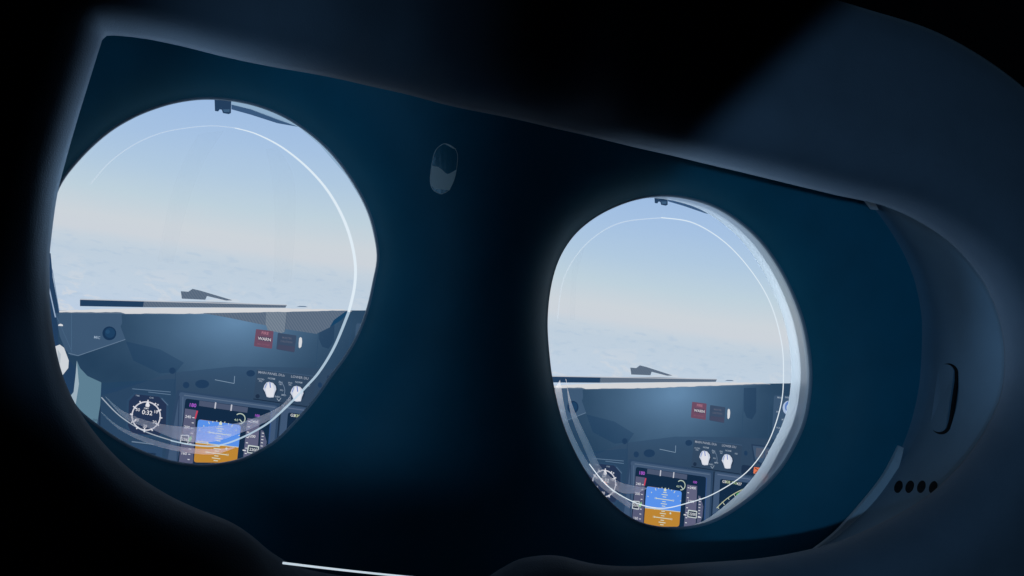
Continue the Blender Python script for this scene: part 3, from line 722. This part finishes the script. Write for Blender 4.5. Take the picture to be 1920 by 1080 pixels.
def spot(name, at, to, power, colr, cone, blend, rad):
    d = bpy.data.lights.new(name, 'SPOT'); o = bpy.data.objects.new(name, d); col.objects.link(o)
    d.energy = power; d.color = colr; d.spot_size = math.radians(cone); d.spot_blend = blend; d.shadow_soft_size = rad
    o.location = at; v = Vector(to) - Vector(at); o.rotation_euler = v.to_track_quat('-Z', 'Y').to_euler(); return o
def pt(x, y, h): return Vector(P3(plane(x, y, h), h))
def shuttered(name, at, power, colr, rad, shadow_edges):
    """an added lamp with straight shadow edges masked into its beam; each shadow edge runs through points a and b of the headset, c lies in the lit part"""
    d = bpy.data.lights.new(name, 'POINT'); o = bpy.data.objects.new(name, d); col.objects.link(o)
    d.energy = power; d.color = colr; d.shadow_soft_size = rad; o.location = at
    d.use_nodes = True; n = d.node_tree.nodes; l = d.node_tree.links
    em = n['Emission']; tc = n.new('ShaderNodeTexCoord'); last = None
    for a, b, c, wd in shadow_edges:
        k = (Vector(a) - at).cross(Vector(b) - at).normalized()
        if k.dot(Vector(c) - at) < 0: k = -k
        vm = n.new('ShaderNodeVectorMath'); vm.operation = 'DOT_PRODUCT'; l.new(tc.outputs['Normal'], vm.inputs[0]); vm.inputs[1].default_value = tuple(k * SGN)
        mr = n.new('ShaderNodeMapRange'); mr.interpolation_type = 'SMOOTHSTEP'; l.new(vm.outputs['Value'], mr.inputs[0])
        mr.inputs[1].default_value = -math.sin(math.radians(wd)); mr.inputs[2].default_value = math.sin(math.radians(wd)); mr.inputs[3].default_value = 0; mr.inputs[4].default_value = 1
        if last is None: last = mr.outputs[0]
        else:
            mu = n.new('ShaderNodeMath'); mu.operation = 'MULTIPLY'; l.new(last, mu.inputs[0]); l.new(mr.outputs[0], mu.inputs[1]); last = mu.outputs[0]
    l.new(last, em.inputs['Strength'])
    return o
SGN = 1
L1 = Vector((-36.2, -230, -5)) * MM  # added lamp; the diagonal shadow edge is shaped into its beam
BL = (0.28, 0.6, 1.0)
shuttered('added_lamp', L1, 0.34, BL, 0.0022, [
    (pt(1290, 290, 31), pt(1540, 50, 35), pt(1700, 500, 10), 0.3),
    (pt(1200, 365, 3), pt(1265, 990, 1), pt(1700, 500, 10), 0.2),
    (pt(1262, 1000, 1), pt(1500, 1150, 6), pt(1700, 500, 10), 0.5)])
L2 = Vector((-42, -190, -14)) * MM  # added lamp for the nearer bowl, fall-off shaped into its beam
mid = pt(500, 500, 0)
shuttered('added_lamp', L2, 0.2, BL, 0.003, [
    (pt(60, 600, 36), pt(215, 40, 38), mid, 1.2), (pt(110, 740, 36), pt(450, 985, 36), mid, 1.2),
    (pt(210, 320, 4), pt(370, 140, 5), mid, 3.0),
    (pt(360, 850, 1), pt(760, 885, 8), mid, 1.7),
    (pt(815, 100, 12), pt(815, 900, 10), mid, 4.0)])
L6 = Vector(P3(plane(1272, 690, -4.4), -4.4))  # added fill lamp for the barrel wall, standing in for screen light
shuttered('screen_fill', L6, 0.009, (0.8, 0.92, 1.0), 0.0008, [(pt(1512, 600, -0.1), pt(1512, 800, -0.1), pt(1512, 700, -4), 0.6), (pt(1380, 380, -1), pt(1470, 985, -3), pt(1512, 700, -4), 10)])
# added fill lamps standing in for screen light on the cushion roll
G = (0.42, 0.68, 1.0)
lc, rc = plane(400, 530, 8), plane(1272, 680, 8)
L3 = Vector(P3(rc, 8)); L4 = Vector(P3(lc, 8))
shuttered('screen_fill', L3, 0.035, G, 0.008, [(pt(1100, 245, 24), pt(1750, 420, 31), pt(1400, 250, 40), 5), (pt(1000, 600, 30), pt(1500, 660, 30), pt(1400, 250, 30), 12), (pt(1200, 200, 30), pt(1200, 400, 25), pt(1500, 340, 30), 7)])
shuttered('screen_fill', L4, 0.038, G, 0.008, [(pt(190, 60, 27), pt(640, 150, 24), pt(400, 60, 40), 3), (pt(150, 450, 30), pt(650, 530, 30), pt(400, 60, 30), 12), (pt(560, 50, 30), pt(560, 150, 22), pt(300, 80, 30), 9)])
shuttered('screen_fill', L4, 0.009, G, 0.008, [(pt(140, 100, 25), pt(330, 930, 24), pt(60, 600, 38), 3.5), (pt(360, 200, 30), pt(380, 900, 30), pt(60, 600, 30), 8)])

sc.view_settings.view_transform = 'Standard'; sc.view_settings.look = 'None'; sc.view_settings.exposure = 0; sc.view_settings.gamma = 1
sc.view_settings.use_curve_mapping = False
sc.cycles.max_bounces = 8; sc.cycles.transparent_max_bounces = 24; sc.cycles.use_denoising = True
